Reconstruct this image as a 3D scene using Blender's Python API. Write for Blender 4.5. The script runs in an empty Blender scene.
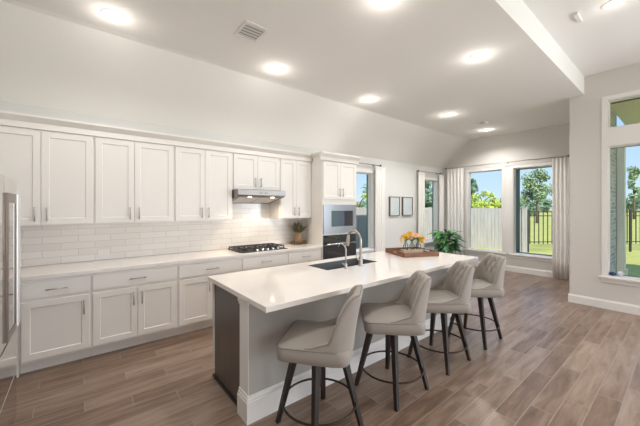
import bpy, bmesh, math, random
from mathutils import Vector, Matrix, Euler
random.seed(7)
C = bpy.context.scene.collection
S = bpy.context.scene
PI = math.pi
R = math.radians

# ------------------------------------------------------------------ camera
cam = bpy.data.cameras.new('camera')
cam.sensor_width = 36.0
cam.lens = 36.0 * 299 / 640
cam.shift_y = -6.0 / 640
cam.clip_start = 0.02
cam.clip_end = 600
camo = bpy.data.objects.new('camera', cam)
C.objects.link(camo)
camo.location = (0, 0, 1.55)
camo.rotation_euler = (R(90), 0, R(51.06 - 90))
S.camera = camo

# ------------------------------------------------------------------ world, sun, exposure
w = bpy.data.worlds.new('world')
S.world = w
w.use_nodes = True
nt = w.node_tree
nt.nodes.clear()
wo = nt.nodes.new('ShaderNodeOutputWorld')
bg = nt.nodes.new('ShaderNodeBackground')
tc = nt.nodes.new('ShaderNodeTexCoord')
sx = nt.nodes.new('ShaderNodeSeparateXYZ')
cr = nt.nodes.new('ShaderNodeValToRGB')
nt.links.new(tc.outputs['Generated'], sx.inputs[0])
nt.links.new(sx.outputs['Z'], cr.inputs[0])
nt.links.new(cr.outputs[0], bg.inputs[0])
nt.links.new(bg.outputs[0], wo.inputs[0])
e = cr.color_ramp.elements
e[0].position = 0.0
e[0].color = (0.66, 0.82, 0.97, 1)
e[1].position = 0.22
e[1].color = (0.40, 0.63, 0.95, 1)
n = cr.color_ramp.elements.new(0.8)
n.color = (0.20, 0.40, 0.85, 1)
bg.inputs[1].default_value = 0.76

sun = bpy.data.lights.new('sun', 'SUN')
sun.energy = 4.8
sun.angle = R(0.6)
sun.color = (1.0, 0.95, 0.86)
suno = bpy.data.objects.new('sun', sun)
C.objects.link(suno)
suno.rotation_euler = Vector((0.62, 0.62, -0.60)).to_track_quat('-Z', 'Y').to_euler()

CAN_W = 34.0          # watts of every recessed ceiling lamp
REAR_FILL_W = 24.0         # watts of each fill lamp added at the wall behind the camera
S.view_settings.view_transform = 'Standard'
S.view_settings.look = 'None'
S.view_settings.exposure = 0.58
S.view_settings.gamma = 1.0
S.view_settings.use_curve_mapping = False
S.cycles.max_bounces = 10
S.cycles.diffuse_bounces = 7
S.cycles.transparent_max_bounces = 24
S.cycles.caustics_reflective = False
S.cycles.caustics_refractive = False
S.cycles.sample_clamp_indirect = 8.0

def area(name, loc, size, power, direction, color=(1, 1, 1)):
    l = bpy.data.lights.new(name, 'AREA')
    l.shape = 'RECTANGLE'
    l.size, l.size_y = size
    l.energy = power
    l.color = color
    o = bpy.data.objects.new(name, l)
    C.objects.link(o)
    o.location = loc
    o.rotation_euler = Vector(direction).to_track_quat('-Z', 'Z').to_euler()
    return o
# added area lamps filling in for daylight at unseen, assumed rear windows
for x in (0.6, 2.6, 4.6):
    area('rear_fill_lamp', (x, -4.98, 1.65), (1.4, 2.1), REAR_FILL_W, (0, 1, 0.15), (0.97, 0.98, 1.0))

# added cool area lamps, as if from unseen windows further along the right wall
for y in (-1.55, -3.35):
    area('right_fill_lamp', (6.23, y, 1.55), (1.3, 2.2), 68.0, (-1, 0.35, 0.0), (0.86, 0.93, 1.0))

# ------------------------------------------------------------------ materials
def nmat(name):
    m = bpy.data.materials.new(name)
    m.use_nodes = True
    t = m.node_tree
    b = t.nodes['Principled BSDF']
    return m, t, b
def col4(c):
    return (c[0], c[1], c[2], 1)
def flat(name, c, rough=0.5, metal=0.0, noise=0.0, scale=40, bump=0.0, spec=None, sheen=0.0):
    m, t, b = nmat(name)
    b.inputs['Base Color'].default_value = col4(c)
    b.inputs['Roughness'].default_value = rough
    b.inputs['Metallic'].default_value = metal
    if spec is not None:
        b.inputs['Specular IOR Level'].default_value = spec
    if sheen:
        b.inputs['Sheen Weight'].default_value = sheen
        b.inputs['Sheen Roughness'].default_value = 0.4
    if noise or bump:
        co = t.nodes.new('ShaderNodeTexCoord')
        nz = t.nodes.new('ShaderNodeTexNoise')
        nz.inputs['Scale'].default_value = scale
        nz.inputs['Detail'].default_value = 5
        t.links.new(co.outputs['Object'], nz.inputs['Vector'])
        if noise:
            mx = t.nodes.new('ShaderNodeMix')
            mx.data_type = 'RGBA'
            mx.inputs['A'].default_value = col4([k * (1 - noise) for k in c])
            mx.inputs['B'].default_value = col4([min(1, k * (1 + noise)) for k in c])
            t.links.new(nz.outputs['Fac'], mx.inputs['Factor'])
            t.links.new(mx.outputs['Result'], b.inputs['Base Color'])
        if bump:
            bp = t.nodes.new('ShaderNodeBump')
            bp.inputs['Strength'].default_value = bump
            bp.inputs['Distance'].default_value = 0.004
            t.links.new(nz.outputs['Fac'], bp.inputs['Height'])
            t.links.new(bp.outputs['Normal'], b.inputs['Normal'])
    return m
def emit(name, c, s):
    m, t, b = nmat(name)
    b.inputs['Base Color'].default_value = col4(c)
    b.inputs['Emission Color'].default_value = col4(c)
    b.inputs['Emission Strength'].default_value = s
    return m
def glass(name, tint=(0.96, 0.98, 0.98), gl=0.07):
    m, t, b = nmat(name)
    out = t.nodes['Material Output']
    tr = t.nodes.new('ShaderNodeBsdfTransparent')
    tr.inputs[0].default_value = col4(tint)
    g = t.nodes.new('ShaderNodeBsdfGlossy')
    g.inputs['Roughness'].default_value = 0.02
    lw = t.nodes.new('ShaderNodeLayerWeight')
    lw.inputs['Blend'].default_value = gl
    mx = t.nodes.new('ShaderNodeMixShader')
    t.links.new(lw.outputs['Fresnel'], mx.inputs[0])
    t.links.new(tr.outputs[0], mx.inputs[1])
    t.links.new(g.outputs[0], mx.inputs[2])
    t.links.new(mx.outputs[0], out.inputs['Surface'])
    return m
def planks(name):
    m, t, b = nmat(name)
    co = t.nodes.new('ShaderNodeTexCoord')
    br = t.nodes.new('ShaderNodeTexBrick')
    br.offset = 0.0
    br.offset_frequency = 2
    br.inputs['Color1'].default_value = (0, 0, 0, 1)
    br.inputs['Color2'].default_value = (1, 1, 1, 1)
    br.inputs['Mortar'].default_value = (0.5, 0.5, 0.5, 1)
    br.inputs['Scale'].default_value = 1
    br.inputs['Mortar Size'].default_value = 0.0030
    br.inputs['Mortar Smooth'].default_value = 0.1
    br.inputs['Brick Width'].default_value = 0.905
    br.inputs['Row Height'].default_value = 0.150
    # each row of planks is shifted by a third of a plank
    sp = t.nodes.new('ShaderNodeSeparateXYZ')
    t.links.new(co.outputs['Object'], sp.inputs[0])
    def mth(op, a, bval):
        q = t.nodes.new('ShaderNodeMath')
        q.operation = op
        t.links.new(a, q.inputs[0])
        if isinstance(bval, float):
            q.inputs[1].default_value = bval
        else:
            t.links.new(bval, q.inputs[1])
        return q.outputs[0]
    yy = mth('ADD', sp.outputs['Y'], 29.965)
    row = mth('FLOOR', mth('DIVIDE', yy, 0.150), 0.0)
    xx = mth('ADD', mth('MULTIPLY', row, 0.3017), mth('ADD', sp.outputs['X'], 0.86))
    cb = t.nodes.new('ShaderNodeCombineXYZ')
    t.links.new(xx, cb.inputs['X'])
    t.links.new(yy, cb.inputs['Y'])
    t.links.new(cb.outputs[0], br.inputs['Vector'])
    # grain stretched along the planks, shifted plank by plank
    mp = t.nodes.new('ShaderNodeMapping')
    mp.inputs['Scale'].default_value = (1.5, 11, 1)
    t.links.new(co.outputs['Object'], mp.inputs['Vector'])
    ad = t.nodes.new('ShaderNodeVectorMath')
    ad.operation = 'MULTIPLY_ADD'
    ad.inputs[1].default_value = (23, 17, 11)
    t.links.new(br.outputs['Color'], ad.inputs[0])
    t.links.new(mp.outputs[0], ad.inputs[2])
    nz = t.nodes.new('ShaderNodeTexNoise')
    nz.inputs['Scale'].default_value = 1.5
    nz.inputs['Detail'].default_value = 6
    nz.inputs['Roughness'].default_value = 0.62
    nz.inputs['Distortion'].default_value = 0.35
    t.links.new(ad.outputs[0], nz.inputs['Vector'])
    m1 = t.nodes.new('ShaderNodeMath')
    m1.operation = 'MULTIPLY_ADD'
    m1.inputs[1].default_value = 0.23
    t.links.new(br.outputs['Color'], m1.inputs[0])
    m2 = t.nodes.new('ShaderNodeMath')
    m2.operation = 'MULTIPLY'
    m2.inputs[1].default_value = 0.86
    t.links.new(nz.outputs['Fac'], m2.inputs[0])
    t.links.new(m2.outputs[0], m1.inputs[2])
    rp = t.nodes.new('ShaderNodeValToRGB')
    e = rp.color_ramp.elements
    e[0].position = 0.28
    e[0].color = (0.108, 0.064, 0.043, 1)
    e[1].position = 0.78
    e[1].color = (0.335, 0.250, 0.195, 1)
    k = e.new(0.5)
    k.color = (0.210, 0.138, 0.098, 1)
    t.links.new(m1.outputs[0], rp.inputs[0])
    mx = t.nodes.new('ShaderNodeMix')
    mx.data_type = 'RGBA'
    mx.inputs['B'].default_value = (0.29, 0.245, 0.21, 1)
    t.links.new(br.outputs['Fac'], mx.inputs['Factor'])
    t.links.new(rp.outputs[0], mx.inputs['A'])
    t.links.new(mx.outputs['Result'], b.inputs['Base Color'])
    b.inputs['Roughness'].default_value = 0.33
    bp = t.nodes.new('ShaderNodeBump')
    bp.inputs['Strength'].default_value = 0.25
    bp.inputs['Distance'].default_value = 0.002
    bp.invert = True
    t.links.new(br.outputs['Fac'], bp.inputs['Height'])
    t.links.new(bp.outputs['Normal'], b.inputs['Normal'])
    return m
def bricks(name, c1, c2, mortar, bw, rh, ms, rough, axes='xz', bump=0.4, smooth=0.1):
    m, t, b = nmat(name)
    co = t.nodes.new('ShaderNodeTexCoord')
    sp = t.nodes.new('ShaderNodeSeparateXYZ')
    cb = t.nodes.new('ShaderNodeCombineXYZ')
    t.links.new(co.outputs['Object'], sp.inputs[0])
    if axes == 'xz':
        t.links.new(sp.outputs['X'], cb.inputs['X'])
    else:
        a = t.nodes.new('ShaderNodeMath')
        t.links.new(sp.outputs['X'], a.inputs[0])
        t.links.new(sp.outputs['Y'], a.inputs[1])
        t.links.new(a.outputs[0], cb.inputs['X'])
    t.links.new(sp.outputs['Z'], cb.inputs['Y'])
    br = t.nodes.new('ShaderNodeTexBrick')
    br.inputs['Scale'].default_value = 1
    br.inputs['Color1'].default_value = col4(c1)
    br.inputs['Color2'].default_value = col4(c2)
    br.inputs['Mortar'].default_value = col4(mortar)
    br.inputs['Brick Width'].default_value = bw
    br.inputs['Row Height'].default_value = rh
    br.inputs['Mortar Size'].default_value = ms
    br.inputs['Mortar Smooth'].default_value = smooth
    t.links.new(cb.outputs[0], br.inputs['Vector'])
    t.links.new(br.outputs['Color'], b.inputs['Base Color'])
    b.inputs['Roughness'].default_value = rough
    bp = t.nodes.new('ShaderNodeBump')
    bp.inputs['Strength'].default_value = bump
    bp.inputs['Distance'].default_value = 0.003
    bp.invert = True
    t.links.new(br.outputs['Fac'], bp.inputs['Height'])
    t.links.new(bp.outputs['Normal'], b.inputs['Normal'])
    return m
def wood(name, c1, c2, rough=0.45, scale=(2, 22, 22)):
    m, t, b = nmat(name)
    co = t.nodes.new('ShaderNodeTexCoord')
    mp = t.nodes.new('ShaderNodeMapping')
    mp.inputs['Scale'].default_value = scale
    nz = t.nodes.new('ShaderNodeTexNoise')
    nz.inputs['Scale'].default_value = 2
    nz.inputs['Detail'].default_value = 6
    rp = t.nodes.new('ShaderNodeValToRGB')
    rp.color_ramp.elements[0].position = 0.3
    rp.color_ramp.elements[0].color = col4(c1)
    rp.color_ramp.elements[1].position = 0.7
    rp.color_ramp.elements[1].color = col4(c2)
    t.links.new(co.outputs['Object'], mp.inputs[0])
    t.links.new(mp.outputs[0], nz.inputs['Vector'])
    t.links.new(nz.outputs['Fac'], rp.inputs[0])
    t.links.new(rp.outputs[0], b.inputs['Base Color'])
    b.inputs['Roughness'].default_value = rough
    return m
def cloth(name, c, trans=0.35):
    m, t, b = nmat(name)
    out = t.nodes['Material Output']
    d = t.nodes.new('ShaderNodeBsdfDiffuse')
    d.inputs[0].default_value = col4(c)
    tl = t.nodes.new('ShaderNodeBsdfTranslucent')
    tl.inputs[0].default_value = col4(c)
    mx = t.nodes.new('ShaderNodeMixShader')
    mx.inputs[0].default_value = trans
    t.links.new(d.outputs[0], mx.inputs[1])
    t.links.new(tl.outputs[0], mx.inputs[2])
    t.links.new(mx.outputs[0], out.inputs['Surface'])
    return m

M = {}
M['cab'] = flat('cabinet_paint', (0.85, 0.825, 0.795), 0.42)
M['ceil'] = flat('ceiling_paint', (0.84, 0.83, 0.815), 0.9)
M['wall'] = flat('wall_paint', (0.68, 0.66, 0.635), 0.85)
M['wall_daylit'] = flat('wall_paint_daylit', (0.72, 0.725, 0.72), 0.85)  # wall paint lightened and cooled to paint in the daylight
M['trim'] = flat('trim_paint', (0.82, 0.81, 0.795), 0.4)
M['floor'] = planks('wood_look_tile')
M['tile'] = bricks('subway_tile', (0.82, 0.79, 0.76), (0.76, 0.73, 0.70), (0.62, 0.59, 0.555), 0.305, 0.0765, 0.0028, 0.16, 'xz', 0.35)
M['quartz'] = flat('white_quartz', (0.83, 0.785, 0.745), 0.07, noise=0.015, scale=120)
M['steel'] = flat('stainless_steel', (0.46, 0.445, 0.43), 0.30, 1.0)
M['microsteel'] = flat('cool_microwave_steel', (0.42, 0.44, 0.49), 0.3, 1.0)
M['hoodm'] = flat('grey_hood_steel', (0.30, 0.29, 0.28), 0.42, 1.0)
M['bead'] = flat('dark_bead_wood', (0.13, 0.085, 0.055), 0.6, noise=0.3, scale=30)
M['sinkm'] = flat('dark_sink_steel', (0.13, 0.135, 0.145), 0.4)
M['fridge'] = flat('fridge_steel', (0.66, 0.63, 0.60), 0.10, 1.0)
M['fridgeglass'] = flat('fridge_mirror_glass', (0.50, 0.46, 0.43), 0.03, 1.0)
M['bronze'] = flat('brown_panel_frame', (0.24, 0.19, 0.165), 0.35, 0.3)
M['edge'] = flat('satin_handle_metal', (0.88, 0.88, 0.90), 0.42, 0.55)
M['chrome'] = flat('polished_chrome', (0.85, 0.86, 0.88), 0.12, 1.0)
M['nickel'] = flat('brushed_nickel', (0.50, 0.46, 0.41), 0.28, 1.0)
M['pull'] = flat('dark_nickel_pull', (0.52, 0.50, 0.48), 0.35, 1.0)
M['black'] = flat('cast_iron_black', (0.02, 0.02, 0.021), 0.5)
M['blackglass'] = flat('black_oven_glass', (0.016, 0.018, 0.024), 0.05, spec=0.9)
M['gap'] = flat('dark_gap', (0.02, 0.02, 0.02), 0.8)
M['fabric'] = flat('beige_chair_fabric', (0.34, 0.308, 0.28), 0.9, noise=0.10, scale=260, bump=0.25, sheen=0.15)
M['piping'] = flat('piping_fabric', (0.26, 0.235, 0.215), 0.9)
M['espresso'] = wood('espresso_wood', (0.012, 0.008, 0.006), (0.026, 0.016, 0.012), 0.45, (30, 30, 2))
M['ringm'] = flat('bronze_metal', (0.05, 0.036, 0.028), 0.35, 0.8)
M['panel'] = wood('dark_stained_panel', (0.082, 0.066, 0.058), (0.118, 0.096, 0.084), 0.33, (30, 30, 1.5))
M['isl'] = flat('island_grey_paint', (0.43, 0.41, 0.385), 0.7)
M['curtain'] = cloth('white_curtain_cloth', (0.92, 0.905, 0.88), 0.15)
M['glass'] = glass('window_glass')
M['vase'] = glass('vase_glass', (0.90, 0.93, 0.92), 0.25)
M['lamp'] = emit('lamp_lens', (1.0, 0.93, 0.80), 7.0)
M['hoodlamp'] = emit('hood_lamp_lens', (1.0, 0.85, 0.62), 3.0)
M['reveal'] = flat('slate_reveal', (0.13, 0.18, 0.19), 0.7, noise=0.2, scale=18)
M['brick'] = bricks('grey_brick', (0.30, 0.33, 0.36), (0.58, 0.60, 0.62), (0.66, 0.66, 0.65), 0.21, 0.075, 0.008, 0.9, 'xy')
M['post'] = flat('beige_siding', (0.84, 0.80, 0.72), 0.8)
M['soffit'] = flat('porch_soffit', (0.82, 0.77, 0.66), 0.8)
M['lawn'] = flat('lawn_grass', (0.46, 0.45, 0.115), 0.95, noise=0.35, scale=1.6)
M['fence'] = wood('weathered_fence_wood', (0.33, 0.31, 0.285), (0.45, 0.43, 0.405), 0.9, (9, 9, 0.6))
M['iron'] = flat('black_iron', (0.03, 0.028, 0.026), 0.5)
M['traywood'] = wood('acacia_tray_wood', (0.13, 0.052, 0.022), (0.27, 0.12, 0.055), 0.45, (3, 22, 22))
M['whitewash'] = wood('whitewashed_wood', (0.46, 0.36, 0.27), (0.60, 0.50, 0.40), 0.7, (3, 22, 22))
M['yellow'] = flat('yellow_petals', (0.84, 0.52, 0.06), 0.6, noise=0.15, scale=60)
M['peach'] = flat('peach_petals', (0.82, 0.56, 0.36), 0.6, noise=0.12, scale=60)
M['cream'] = flat('cream_petals', (0.78, 0.66, 0.48), 0.6)
M['stem'] = flat('stem_green', (0.10, 0.20, 0.05), 0.6)
M['leaf'] = flat('leaf_green', (0.10, 0.34, 0.06), 0.38, noise=0.45, scale=9)
M['leafd'] = flat('leaf_dark', (0.05, 0.19, 0.075), 0.38, noise=0.3, scale=9)
M['dry'] = flat('dried_leaf', (0.17, 0.16, 0.085), 0.7, noise=0.3, scale=20)
M['pot'] = flat('grey_pot', (0.42, 0.42, 0.42), 0.6)
M['amber'] = flat('woven_brown_jar', (0.36, 0.23, 0.13), 0.6, noise=0.25, scale=50, bump=0.5)
M['bark'] = flat('tree_bark', (0.13, 0.10, 0.075), 0.9)
M['tree1'] = flat('tree_green', (0.27, 0.36, 0.20), 0.8, noise=0.4, scale=3)
M['tree2'] = flat('tree_bright_green', (0.42, 0.50, 0.09), 0.8, noise=0.35, scale=3)
M['tree3'] = flat('tree_dark_green', (0.18, 0.28, 0.17), 0.8, noise=0.4, scale=3)
M['paper'] = flat('pale_print', (0.74, 0.76, 0.77), 0.6, noise=0.10, scale=7)
M['frame'] = flat('brown_picture_frame', (0.16, 0.12, 0.09), 0.5)
M['plastic'] = flat('white_plastic', (0.78, 0.77, 0.75), 0.4)
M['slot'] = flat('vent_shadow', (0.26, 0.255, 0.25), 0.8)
M['louver'] = flat('vent_louver', (0.70, 0.69, 0.68), 0.6)
M['bluegl'] = flat('blue_glazed', (0.02, 0.06, 0.15), 0.12)
M['paleglaze'] = flat('pale_glaze', (0.62, 0.66, 0.72), 0.3)
M['screen'] = flat('dark_display', (0.035, 0.037, 0.045), 0.08, spec=0.8)
M['sky_reflection'] = flat('microwave_window_sky_sheen', (0.075, 0.11, 0.17), 0.06, spec=1.0)  # blue of the reflected sky painted into the window colour
M['soil'] = flat('soil', (0.04, 0.03, 0.02), 0.9)

# ------------------------------------------------------------------ mesh helpers
def bm_():
    return bmesh.new()
def box(bm, x0, y0, z0, x1, y1, z1, mx=None):
    vs = [bm.verts.new(v) for v in ((x0,y0,z0),(x1,y0,z0),(x1,y1,z0),(x0,y1,z0),(x0,y0,z1),(x1,y0,z1),(x1,y1,z1),(x0,y1,z1))]
    if mx is not None:
        for v in vs:
            v.co = mx @ v.co
    for f in ((0,3,2,1),(4,5,6,7),(0,1,5,4),(1,2,6,5),(2,3,7,6),(3,0,4,7)):
        bm.faces.new([vs[i] for i in f])
    return vs
def frust(bm, cx, cy, z0, hw0, cx1, cy1, z1, hw1):
    vs = [bm.verts.new(v) for v in ((cx-hw0,cy-hw0,z0),(cx+hw0,cy-hw0,z0),(cx+hw0,cy+hw0,z0),(cx-hw0,cy+hw0,z0),
          (cx1-hw1,cy1-hw1,z1),(cx1+hw1,cy1-hw1,z1),(cx1+hw1,cy1+hw1,z1),(cx1-hw1,cy1+hw1,z1))]
    for f in ((0,3,2,1),(4,5,6,7),(0,1,5,4),(1,2,6,5),(2,3,7,6),(3,0,4,7)):
        bm.faces.new([vs[i] for i in f])
def lathe(bm, prof, cx=0, cy=0, n=24, cap=True):
    rings = []
    for r, z in prof:
        rings.append([bm.verts.new((cx + r*math.cos(2*PI*k/n), cy + r*math.sin(2*PI*k/n), z)) for k in range(n)])
    for a, b in zip(rings, rings[1:]):
        for k in range(n):
            bm.faces.new((a[k], a[(k+1) % n], b[(k+1) % n], b[k]))
    if cap:
        bm.faces.new(list(reversed(rings[0])))
        bm.faces.new(rings[-1])
def tube(bm, pts, rad, n=10, closed=False):
    pts = [Vector(p) for p in pts]
    m = len(pts)
    rs = rad if isinstance(rad, (list, tuple)) else [rad] * m
    rings = []
    prev = None
    for i, p in enumerate(pts):
        if closed:
            d = pts[(i+1) % m] - pts[i-1]
        else:
            d = pts[min(i+1, m-1)] - pts[max(i-1, 0)]
        d.normalize()
        if prev is None:
            a = Vector((0, 0, 1)) if abs(d.z) < 0.9 else Vector((1, 0, 0))
        else:
            a = prev
        u = (a - d * a.dot(d)).normalized()
        prev = u
        v = d.cross(u)
        rings.append([bm.verts.new(p + (u*math.cos(2*PI*k/n) + v*math.sin(2*PI*k/n)) * rs[i]) for k in range(n)])
    last = m if closed else m - 1
    for i in range(last):
        a, b = rings[i], rings[(i+1) % m]
        for k in range(n):
            bm.faces.new((a[k], a[(k+1) % n], b[(k+1) % n], b[k]))
    if not closed:
        bm.faces.new(list(reversed(rings[0])))
        bm.faces.new(rings[-1])
def ball(bm, c, r, sub=2, sc=(1, 1, 1)):
    mx = Matrix.Translation(c) @ Matrix.Diagonal((*[r*k for k in sc], 1))
    bmesh.ops.create_icosphere(bm, subdivisions=sub, radius=1, matrix=mx)
def prism(bm, poly, axis, a, b):
    """extrude a polygon; axis 'x': poly is (y,z); 'y': poly is (x,z); 'z': poly is (x,y)"""
    f = {'x': lambda p, t: (t, p[0], p[1]), 'y': lambda p, t: (p[0], t, p[1]), 'z': lambda p, t: (p[0], p[1], t)}[axis]
    A = [bm.verts.new(f(p, a)) for p in poly]
    B = [bm.verts.new(f(p, b)) for p in poly]
    n = len(poly)
    for i in range(n):
        bm.faces.new((A[i], A[(i+1) % n], B[(i+1) % n], B[i]))
    bm.faces.new(list(reversed(A)))
    bm.faces.new(B)
def done(bm, name, m, parent=None, smooth=False, bevel=0, subsurf=0, loc=None, rot=None):
    bmesh.ops.recalc_face_normals(bm, faces=bm.faces)
    me = bpy.data.meshes.new(name)
    bm.to_mesh(me)
    bm.free()
    me.materials.append(M[m])
    o = bpy.data.objects.new(name, me)
    C.objects.link(o)
    if parent:
        o.parent = parent
    if loc:
        o.location = loc
    if rot:
        o.rotation_euler = rot
    if smooth:
        for p in me.polygons:
            p.use_smooth = True
    if bevel:
        b = o.modifiers.new('bevel', 'BEVEL')
        b.width = bevel
        b.segments = 2
        b.limit_method = 'ANGLE'
    if subsurf:
        s = o.modifiers.new('subsurf', 'SUBSURF')
        s.levels = s.render_levels = subsurf
    return o
def tag(o, label, cat, group=None):
    o['label'] = label
    o['category'] = cat
    if group:
        o['group'] = group
    return o
def thing(name, label, cat, loc=(0, 0, 0), rz=0, group=None):
    o = bpy.data.objects.new(name, None)
    o.empty_display_size = 0.1
    C.objects.link(o)
    o.location = loc
    o.rotation_euler = (0, 0, rz)
    return tag(o, label, cat, group)
def struct(bm, name, m, parent=None, **k):
    o = done(bm, name, m, parent, **k)
    if not parent:
        o['kind'] = 'structure'
    return o
def dup(root, loc, rz=0, label=None, group=None):
    r = root.copy()
    C.objects.link(r)
    r.location = loc
    r.rotation_euler = (0, 0, rz)
    if label:
        r['label'] = label
    if group:
        r['group'] = group
    for ch in list(root.children):
        c = ch.copy()
        C.objects.link(c)
        c.parent = r
        for g in list(ch.children):
            d = g.copy()
            C.objects.link(d)
            d.parent = c
    return r

# ================================================================== ROOM SHELL
XL, XR, YK, XF = -1.15, 6.25, 4.44, 8.10
ZK, ZL = 3.33, 3.62
b = bm_(); box(b, XL-.25, -5.25, -0.12, XF+.25, YK+.25, 0.0); struct(b, 'floor', 'floor')

def wall_holes(b, axis, a0, a1, t0, t1, z0, z1, holes):
    """axis 'x': wall runs along x, thickness t0..t1 in y; holes (h0,h1,zb,zt), not overlapping in run"""
    def bx(p0, p1, q0, q1):
        if p1 - p0 < 1e-4 or q1 - q0 < 1e-4:
            return
        if axis == 'x':
            box(b, p0, t0, q0, p1, t1, q1)
        else:
            box(b, t0, p0, q0, t1, p1, q1)
    cur = a0
    for h0, h1, spans in sorted(holes):
        bx(cur, h0, z0, z1)
        q = z0
        for zb, zt in spans:
            bx(h0, h1, q, zb)
            q = zt
        bx(h0, h1, q, z1)
        cur = h1
    bx(cur, a1, z0, z1)

W1 = (4.25, 5.08, 0.62, 2.30)
W2 = (7.06, 7.80, 0.62, 2.28)
F1 = (2.90, 3.73, 0.43, 2.48)
F2 = (1.84, 2.66, 0.43, 2.48)
b = bm_(); wall_holes(b, 'x', XL-.25, XF+.25, YK, YK+.14, 0, 2.66, [(W1[0], W1[1], [(W1[2], W1[3])]), (W2[0], W2[1], [(W2[2], W2[3])])])
struct(b, 'wall_back', 'wall_daylit')
b = bm_(); wall_holes(b, 'y', 1.24, YK, XF, XF+.14, 0, 3.45, [(F1[0], F1[1], [(F1[2], F1[3])]), (F2[0], F2[1], [(F2[2], F2[3])])])
struct(b, 'wall_far', 'wall')
LW = (-0.12, 0.79, 0.50, 2.47, 2.74, 3.17)
b = bm_(); wall_holes(b, 'y', -5.0, 1.24, XR, XR+.25, 0, 3.75, [(LW[0], LW[1], [(LW[2], LW[3]), (LW[4], LW[5])]), (-2.2, -0.9, [(0.45, 2.65)]), (-4.0, -2.7, [(0.45, 2.65)])])
struct(b, 'wall_right', 'wall')
b = bm_(); box(b, XR+.25, 0.99, 0, XF+.25, 1.24, 3.45); struct(b, 'wall_nook', 'wall')
b = bm_(); box(b, XR+.26, 0.93, -0.1, XF+.33, 0.985, 3.45); box(b, XF+.255, 0.93, -0.1, XF+.33, 1.70, 3.45); struct(b, 'trim_1', 'brick')
b = bm_(); wall_holes(b, 'x', XL-.25, XR+.25, -5.25, -5.0, 0, 3.75, [(x-.7, x+.7, [(0.6, 2.7)]) for x in (0.6, 2.6, 4.6)])
struct(b, 'wall_rear', 'wall')
b = bm_(); box(b, XL-.25, -5.0, 0, XL, YK, 3.75); struct(b, 'wall_left', 'wall')
# kitchen ceiling with its raked strip along the cabinet wall, and the drop to it from the living room
b = bm_()
prism(b, [(YK+.27, 2.64), (YK, 2.64), (3.72, ZK-.012), (3.66, ZK), (1.055, ZK), (1.055, 3.85), (3.6, 3.85), (YK+.27, 3.1)], 'x', XL-.25, XF+.27)
struct(b, 'ceiling', 'ceil')
b = bm_(); box(b, XL-.25, -5.25, ZL, XR+.27, 1.055, 3.85); struct(b, 'ceiling', 'ceil')
b = bm_(); box(b, XL-.6, -5.6, 3.86, XF+.7, YK+.75, 3.95); struct(b, 'roof', 'post')

def base_run(b, axis, a0, a1, face, out):
    """baseboard with a small cap profile; out = +1/-1 direction into the room"""
    prof = [(0, 0), (0, 0.137), (0.006, 0.137), (0.010, 0.120), (0.015, 0.112), (0.015, 0)]
    poly = [(face + out*p, q) for p, q in prof]
    prism(b, poly, 'y' if axis == 'y' else 'x', a0, a1)
b = bm_(); base_run(b, 'x', 3.93, XF-.015, YK, -1); struct(b, 'baseboard_back', 'trim')
b = bm_(); base_run(b, 'y', 1.24, YK-.015, XF, -1); struct(b, 'baseboard_far', 'trim')
b = bm_(); base_run(b, 'y', -5.0, 1.255, XR, -1); struct(b, 'baseboard_right', 'trim')

def window(name, axis, face, out, o, deep):
    """o=(a0,a1,z0,z1[,z2,z3]); face = interior wall plane; out = +1 outdoors direction along the wall normal"""
    root = bpy.data.objects.new(name, None)
    C.objects.link(root)
    root['kind'] = 'structure'
    a0, a1 = o[0], o[1]
    spans = [(o[2], o[3])] + ([(o[4], o[5])] if len(o) > 4 else [])
    def bx(b, p0, p1, n0, n1, q0, q1):
        n0, n1 = sorted((face + out*n0, face + out*n1))
        if axis == 'x':
            box(b, p0, n0, q0, p1, n1, q1)
        else:
            box(b, n0, p0, q0, n1, p1, q1)
    fb, gb, rb, cb = bm_(), bm_(), bm_(), bm_()
    cw = 0.062
    for z0, z1 in spans:
        # white inner jamb, sash, glass, slate outer reveal
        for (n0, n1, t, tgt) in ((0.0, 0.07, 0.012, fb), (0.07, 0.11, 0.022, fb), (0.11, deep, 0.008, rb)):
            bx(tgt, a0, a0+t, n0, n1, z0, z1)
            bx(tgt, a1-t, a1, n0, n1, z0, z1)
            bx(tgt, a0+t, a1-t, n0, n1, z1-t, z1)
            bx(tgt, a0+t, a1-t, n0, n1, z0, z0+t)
        bx(gb, a0+.022, a1-.022, 0.086, 0.090, z0+.022, z1-.022)
    zt = spans[-1][1]
    zb = spans[0][0]
    bx(cb, a0-cw, a0, -0.018, 0, zb, zt+cw)
    bx(cb, a1, a1+cw, -0.018, 0, zb, zt+cw)
    bx(cb, a0, a1, -0.018, 0, zt, zt+cw)
    if len(spans) > 1:
        bx(cb, a0, a1, -0.018, 0, spans[0][1], spans[1][0])
    done(fb, 'window_frame', 'trim', root)
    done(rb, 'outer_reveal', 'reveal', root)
    done(gb, 'window_pane', 'glass', root)
    done(cb, 'casing', 'trim', root, bevel=0.004)
    sb = bm_()
    bx(sb, a0-cw-.03, a1+cw+.03, -0.06, 0.0, zb-.028, zb)
    bx(sb, a0-cw-.01, a1+cw+.01, -0.02, 0.0, zb-.095, zb-.028)
    done(sb, 'window_sill', 'trim', root, bevel=0.004)
    return root
window('window_1', 'x', YK, 1, W1, .16)
window('window_2', 'x', YK, 1, W2, .145)
window('window_3', 'y', XF, 1, F1, .145)
window('window_4', 'y', XF, 1, F2, .42)
window('window_5', 'y', XR, 1, LW, .255)
# white mullion board between the two far windows
b = bm_(); box(b, XF-.008, F2[1]+.062, F1[2], XF, F1[0]-.062, F1[3]+.062); struct(b, 'trim_2', 'trim')

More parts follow.
